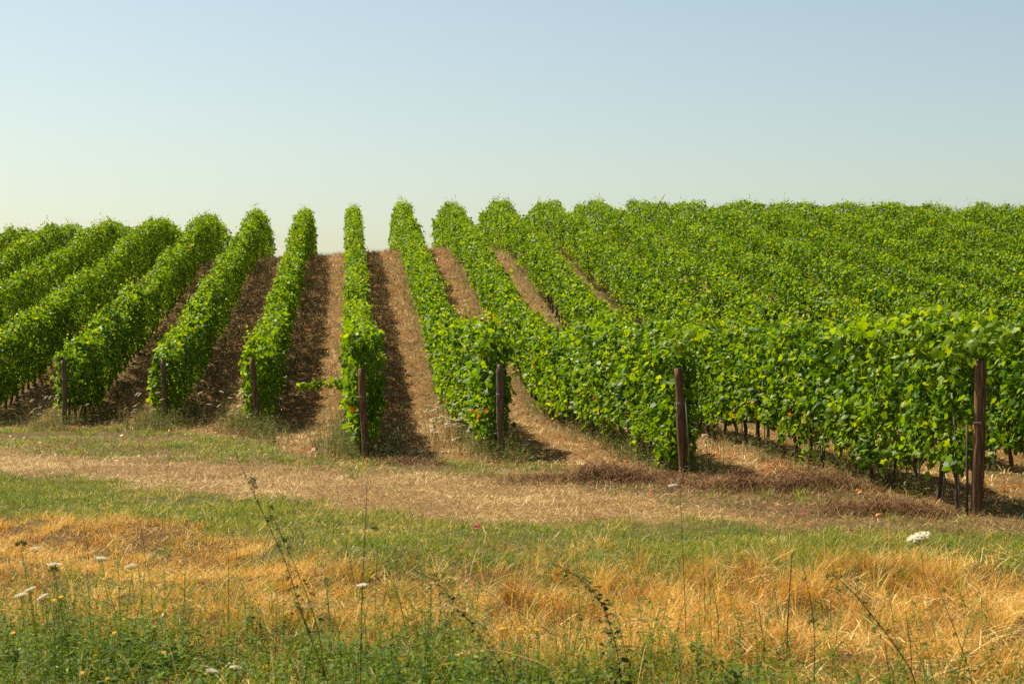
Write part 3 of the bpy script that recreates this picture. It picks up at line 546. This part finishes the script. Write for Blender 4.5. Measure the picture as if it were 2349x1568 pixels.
def carrot(px, py, y, dia, lean, label, group, tilt=.0):
    top = at_px(px, py, y); bx = top[0] + lean; z = gz(bx, y); root = empty('wild_carrot', (bx, y, z), label, 'wildflower', group)
    rel = top - np.array([bx, y, z]); pts = bez([(0, 0, -.03), rel * .5 + np.array([lean * .12, 0, .02]), rel], 10)
    V, T = tube(pts, np.linspace(.0024, .0014, 10), 5); mesh_np('stem', V, T, M['weed'], root, np.full(len(V), .95))
    V, T, to = umbel_soup(dia, tilt); S = Soup(); S.add(V + rel, T, to); S.build('flower_head', M['white'], root)
    S = Soup()
    for i in range(8):
        a = i / 8 * 6.283; S.add(*tube([rel - np.array([0, 0, dia * .35]), rel + np.array([math.cos(a) * dia * .35, math.sin(a) * dia * .35, -.01])], .0012, 3, False), .5)
    S.build('rays', M['grey_weed'], root)
    return root
carrot(2106, 1231, 9.0, .125, .15, 'large fluffy cream flower head standing alone below the thick nearest post', None, -.35)
GC = 'wild carrots flowering at the left of the bank'
carrot(80, 1258, 9.6, .064, .10, 'pale flat flower head topmost of the left bank, beside a closed green head', GC, -.1)
carrot(125, 1294, 9.4, .064, .064, 'faint pinkish flat flower head over golden grass, below the topmost one', GC)
carrot(234, 1280, 9.8, .064, .10, 'flat white flower head over golden grass, second from the right of the left bank', GC, .1)
carrot(300, 1297, 9.7, .064, .064, 'flat white flower head tilted left, rightmost over the golden grass', GC, -.2)
carrot(68, 1352, 9.0, .064, .12, 'upper white flower head of the tight cluster of three at the left edge', GC, -.45)
carrot(48, 1364, 8.8, .064, .064, 'lowest left white flower head of the tight cluster of three', GC, -.3)
carrot(98, 1368, 8.9, .064, .12, 'right white flower head of the tight cluster of three, by yellow flowers', GC, -.5)
carrot(830, 1342, 9.6, .064, .05, 'flat white flower head alone among dry grass right of the tallest stem', None, -.15)
carrot(486, 1538, 9.4, .064, .03, 'white round flower head low at the picture bottom, left one of two', None, .2)
carrot(541, 1530, 9.5, .064, .03, 'white spiky flower head low at the picture bottom, right one of two', None, .1)
# closed green head
def closed_head(px, py, y, label):
    top = at_px(px, py, y); bx = top[0] + .14; z = gz(bx, y); root = empty('seed_head_stem', (bx, y, z), label, 'wildflower'); rel = top - np.array([bx, y, z])
    V, T = tube(bez([(0, 0, -.03), rel * .5 + np.array([.02, 0, 0]), rel], 10), .0022, 5); mesh_np('stem', V, T, M['weed'], root, np.full(len(V), .7))
    S = Soup(); n = 60; d = unit_rand(n); d[:, 2] = np.abs(d[:, 2]); P = rel + d * .02; ax, ay, az = frames(unit_rand(n), np.array([0, 0, 1.]) + d); V, T = stamp(*LANCE, P, ax, ay, az, .026); S.add(V, T, .45); S.build('seed_head', M['grey_weed'], root)
closed_head(48, 1253, 9.5, 'closed dark green seed head on a thin stem at the far left')
closed_head(124, 1312, 9.3, 'closed brownish seed head just below the faint pinkish flower head')
# wild carrots massed by the row ends: small copies of one mesh
def far_carrot_mesh(i):
    S = Soup(); h = .75; V, T = tube(bez([(0, 0, -.03), (.03, 0, h * .5), (.0, 0, h)], 6), .003, 4, False); nV = len(T); S.add(V, T, 1.0)
    V, T, to = umbel_soup(.115, rng.uniform(-.9, .5), 60); S.add(V + np.array([0, 0, h]), T, to); V, T, to = S.get()
    o = mesh_np('wild_carrot', V, T, [M['grey_weed'], M['white']], tone=to); mi = np.zeros(len(o.data.polygons), np.int32); mi[nV:] = 1; o.data.polygons.foreach_set('material_index', mi); me = o.data; bpy.data.objects.remove(o); return me
FC = [far_carrot_mesh(i) for i in range(5)]
def carrot_patch(n, cx, cy, sx, sy, lo, hi, label, group):
    for i in range(n):
        x, y = cx + rng.normal() * sx, cy + rng.normal() * sy
        o = bpy.data.objects.new('wild_carrot', FC[rng.integers(5)]); o.location = (x, y, gz(x, y)); s = rng.uniform(lo, hi); o.scale = (1, 1, s / .75); o.rotation_euler = (0, rng.normal(0, .12), rng.uniform(-.4, .4)); tag(link(o), label, 'wildflower', group)
carrot_patch(44, -1.2, 34.2, .24, 2.0, .35, .75, 'small white wild carrot flower in the cluster left of the dense leaf block', 'wild carrots left of the grey-brown post')
carrot_patch(26, -6.15, 39.3, .3, .5, .35, .95, 'small white wild carrot flower in the cluster around the leaning post', 'wild carrots by the leaning post')
carrot_patch(18, -8.75, 42.4, .3, .5, .35, .95, 'small white wild carrot flower in the cluster left of the upright greyish post', 'wild carrots by the second post')
carrot_patch(14, -11.0, 42.2, .5, .5, .3, .8, 'small white wild carrot flower in the dark weeds around the leftmost post', 'wild carrots by the leftmost post')
carrot_patch(6, 2.9, 26.5, .2, .3, .4, .9, 'small white wild carrot flower close to the sixth post from the left', 'wild carrots by the sixth post')

def tall_weed(name, pix, y, r0, leafn, leaf, mat, tone, label, cat, lance=False, buds=0, group=None, flower=None):
    """a stem through the given points (bottom first), the lowest one carried down to the ground"""
    pts = [at_px(px, py, y) for px, py in pix]; b = pts[0]; z = gz(b[0], b[1]); base = np.array([b[0] + (b[0] - pts[1][0]) * .3, y, z])
    if b[2] - z > .05: pts = [base + np.array([0, 0, -.02])] + pts
    else: base = np.array([b[0], y, z])
    pts = bez(np.array(pts) - base, 30); root = empty(name, tuple(base), label, cat, group)
    V, T = tube(pts, np.linspace(r0, r0 * .45, 30), 6); mesh_np('stem', V, T, M[mat], root, np.full(len(V), tone * .8), smooth=True)
    if leafn:
        S = Soup(); i = np.minimum((rng.uniform(0, 1, leafn) ** 1.35 * 28).astype(int) + 1, 29); P = pts[i] + leaf * 1.1 * rng.normal(size=(leafn, 3)) * (1.2 - i / 30)[:, None]; a = rng.uniform(0, 6.283, leafn); hor = np.stack([np.cos(a), np.sin(a), rng.uniform(-.3, .8, leafn)], 1); ax, ay, az = frames(np.array([0, 0, 1.]) + .6 * unit_rand(leafn), hor)
        tp = LANCE if lance else OVAL; V, T = stamp(*tp, P, ax, ay, az, leaf * rng.uniform(.5, 1.3, leafn) * (1.3 - .8 * i / 30)); S.add(V, T, np.repeat(np.clip(tone + .18 * rng.normal(size=leafn), 0, 1), len(tp[0]))); S.build('leaves', M[mat], root)
    for j in range(buds):
        i = rng.integers(12, 30); c = pts[i] + rng.normal(size=3) * np.array([.03, .02, .02]); S = Soup(); S.add(*tube([pts[i], (pts[i] + c) / 2 + np.array([0, 0, .004]), c], .0016, 4)); d = unit_rand(26); V, T = stamp(*LANCE, c + d * .004, *frames(unit_rand(26), d), .018); S.add(V, T, .3); S.build('bud', M[mat], root)
    if flower:
        for f in flower:
            c = at_px(*f, y) - base; n = 30; a = np.linspace(0, 6.283 * 2, n); hor = np.stack([np.cos(a), np.sin(a), .35 + 0 * a], 1); S = Soup(); V, T = stamp(*LANCE, np.repeat(c[None], n, 0), *frames(np.array([0, 0, 1.]) + .3 * unit_rand(n), hor), .024); V = V * 1; S.add(V, T, .6); S.build('flower', M['yellow'], root)
            j = np.argmin(((pts - c) ** 2).sum(1)); V, T = tube([pts[j], c], .002, 4); mesh_np('flower_stalk', V, T, M[mat], root, np.full(len(V), .3))
    return root
tall_weed('chicory', [(752, 1568), (700, 1430), (655, 1290), (600, 1170), (538, 1036)], 9.6, .0042, 150, .034, 'grey_weed', .5, 'tallest green weed stem leaning left across the straw track, thinly leaved', 'weed', buds=10)
tall_weed('chicory', [(735, 1470), (690, 1330), (650, 1240), (612, 1150)], 9.7, .0032, 90, .034, 'grey_weed', .5, 'shorter weed stem close against the tallest leaning stem', 'weed', buds=6)
tall_weed('chicory', [(828, 1480), (832, 1330), (838, 1200), (843, 1095)], 9.8, .0035, 22, .035, 'grey_weed', .35, 'thin upright weed stem with few leaves, right of the tallest leaning stem', 'weed', buds=3)
tall_weed('bramble', [(1165, 1568), (1110, 1470), (1050, 1390), (1000, 1335), (945, 1305)], 9.4, .0034, 190, .04, 'grey_weed', .5, 'dark arching bramble cane bending to the left at the picture bottom', 'bramble', buds=3)
tall_weed('bramble', [(1425, 1568), (1410, 1470), (1375, 1375), (1330, 1325), (1265, 1290)], 9.4, .0038, 300, .042, 'grey_weed', .42, 'dark thickly leaved bramble cane right of the picture centre', 'bramble', buds=3)
tall_weed('bramble', [(1720, 1600), (1660, 1530), (1610, 1490), (1575, 1480)], 9.2, .0034, 220, .042, 'weed', .45, 'leafy green bramble tip low at the bottom right of centre', 'bramble')
tall_weed('hawkweed', [(2100, 1568), (2060, 1490), (2000, 1410), (1945, 1345), (1905, 1312)], 9.6, .0048, 16, .04, 'grey_weed', .4, 'grey weed stem leaning left at the right, with small dark buds', 'weed', buds=9, flower=[(1926, 1304)])
tall_weed('hawkweed', [(1868, 1568), (1868, 1450), (1858, 1370), (1842, 1300)], 9.7, .0035, 8, .035, 'grey_weed', .5, 'thin upright weed with a yellow flower halfway up', 'weed', buds=3, flower=[(1851, 1352)])
tall_weed('hawkweed', [(2230, 1568), (2200, 1470), (2165, 1380), (2140, 1310)], 9.6, .003, 8, .035, 'grey_weed', .5, 'thin bent weed stem, rightmost in the golden grass', 'weed', buds=2)
tall_weed('dock_stalk', [(1806, 1450), (1811, 1360), (1817, 1268)], 11.6, .006, 60, .02, 'stalk', .35, 'tall dark brown dry stalk standing straight in golden grass at the right', 'dry stalk', lance=True)
GD = 'short brown dry stalks in the golden grass'
for (px, py, py2, y, lab) in ((1740, 1385, 1480, 10.4, 'brown dry stalk left of the tall dark stalk'), (2078, 1400, 1500, 11, 'brown dry stalk right of the weed with dark buds'), (1635, 1335, 1420, 12, 'brown dry stalk over the bramble tip in the golden grass'),
                              (2030, 1470, 1568, 9.6, 'brown dry stalk crossing the foot of the weed with dark buds'), (1560, 1110, 1400, 11.5, 'thin dry stem rising in front of the post with leaves on top'), (320, 1190, 1265, 14.5, 'dark dry stalk standing on the upper left edge of the golden patch'),
                              (190, 1185, 1262, 15, 'dark dry stalk left of another on the golden patch edge'), (530, 1200, 1265, 14.5, 'dark dry stalk at the right end of the golden patch'), (690, 1205, 1262, 15, 'dark dry stalk behind the tallest leaning stem')):
    y = min(17.5, 8200 / (py2 - 784 - (5 if py2 < 1300 else -50))); tall_weed('dry_stalk', [(px + 12, py2), (px + 6, (py + py2) / 2), (px, py)], y, .0036, 26, .018, 'stalk', .35, lab, 'dry stalk', lance=True, group=GD)
# arching pale grass stems
GA = 'pale arching grass stems at the picture bottom'
for (a, y, lab) in (([(1205, 1520), (1150, 1385), (1060, 1325), (985, 1340)], 9.3, 'pale arching grass stem over the left bramble cane'), ([(1170, 1500), (1120, 1430), (1050, 1395), (985, 1395)], 9.2, 'pale arching grass stem below the one over the left bramble cane'),
                    ([(1280, 1560), (1180, 1500), (1100, 1490), (1050, 1500)], 9.0, 'lowest pale arching grass stem near the bottom centre'), ([(1560, 1500), (1530, 1440), (1480, 1420), (1440, 1425)], 9.3, 'pale arching grass stem right of the thickly leaved bramble'),
                    ([(760, 1440), (720, 1395), (660, 1372), (620, 1375)], 9.4, 'pale arching grass stem across the foot of the tallest weed')):
    p = [at_px(px, py, y) for px, py in a]; b = p[0].copy(); z = gz(b[0] + .03, y); base = np.array([b[0] + .03, y, z]); pts = bez(np.array([base] + p) - base, 24)
    root = empty('grass_stem', tuple(base), lab, 'grass stem', GA); V, T = tube(pts, np.linspace(.0028, .0014, 24), 4); mesh_np('stem', V, T, M['straw'], root, np.full(len(V), .85))
    n = 40; i = rng.integers(16, 24, n); S = Soup(); tg = norm(np.gradient(pts, axis=0))[i]; V, T = stamp(*LANCE, pts[i], *frames(unit_rand(n), tg + .3 * unit_rand(n)), .035); S.add(V, T, .85); S.build('seed_head', M['straw'], root)
# yellow flowers low in the weeds, one crimson flower, some stones
def small_flower(px, py, y, mat, label, cat, dia, group=None):
    top = at_px(px, py, y); z = gz(top[0], y); h = top[2] - z
    if h < .04: h = .08
    root = empty('small_flower', (top[0], y, z), label, cat, group); V, T = tube([(0, 0, -.02), (.01, 0, h * .5), (0, 0, h)], .002, 4); mesh_np('stem', V, T, M['weed'], root, np.full(len(V), .4))
    n = 18; a = np.linspace(0, 6.283 * 2, n); S = Soup(); V, T = stamp(*OVAL, np.repeat([[0, 0, h]], n, 0), *frames(np.array([0, -.5, 1.]) + .3 * unit_rand(n), np.stack([np.cos(a), np.sin(a), .5 + 0 * a], 1)), dia / 2); S.add(V, T, np.repeat(rng.uniform(0, 1, n), 6)); S.build('petals', M[mat], root)
GY_ = 'small yellow flowers low in the bank weeds'
for px, py, y in ((123, 1375, 9.3), (246, 1555, 9.6), (188, 1542, 9.6), (375, 1495, 9.8), (262, 1450, 9.9), (608, 1527, 9.7), (1152, 1440, 9.6), (1192, 1442, 9.7), (1232, 1443, 9.7), (140, 1368, 9.2), (30, 1450, 9.5)):
    small_flower(px, py, y, 'yellow', 'small yellow flower low among the green weeds of the near bank', 'wildflower', .03, GY_)
small_flower(1095, 1206, 18.6, 'crimson', 'single dark red flower in the green strip below the straw track', 'wildflower', .075)
def stone(x, y, r, label):
    bm_v, bm_t = tube([(0, 0, -.7), (0, 0, -.3), (0, 0, .25), (0, 0, .6)], [.7, 1, .9, .4], 9); bm_v = bm_v * r * (1 + .18 * vnoise(bm_v[:, 0] * 2, bm_v[:, 1] * 2 + bm_v[:, 2] * 3, 55))[:, None] * np.array([1.2, .9, .8])
    o = mesh_np('stone', bm_v, bm_t, M['stone'], smooth=True); o.location = (x, y, gz(x, y) + r * .3); tag(o, label, 'stone')
stone((1545 - 1174.5) / 4000 * 24.2, 24.2, .07, 'small pale stone at the foot of the post with leaves on top')
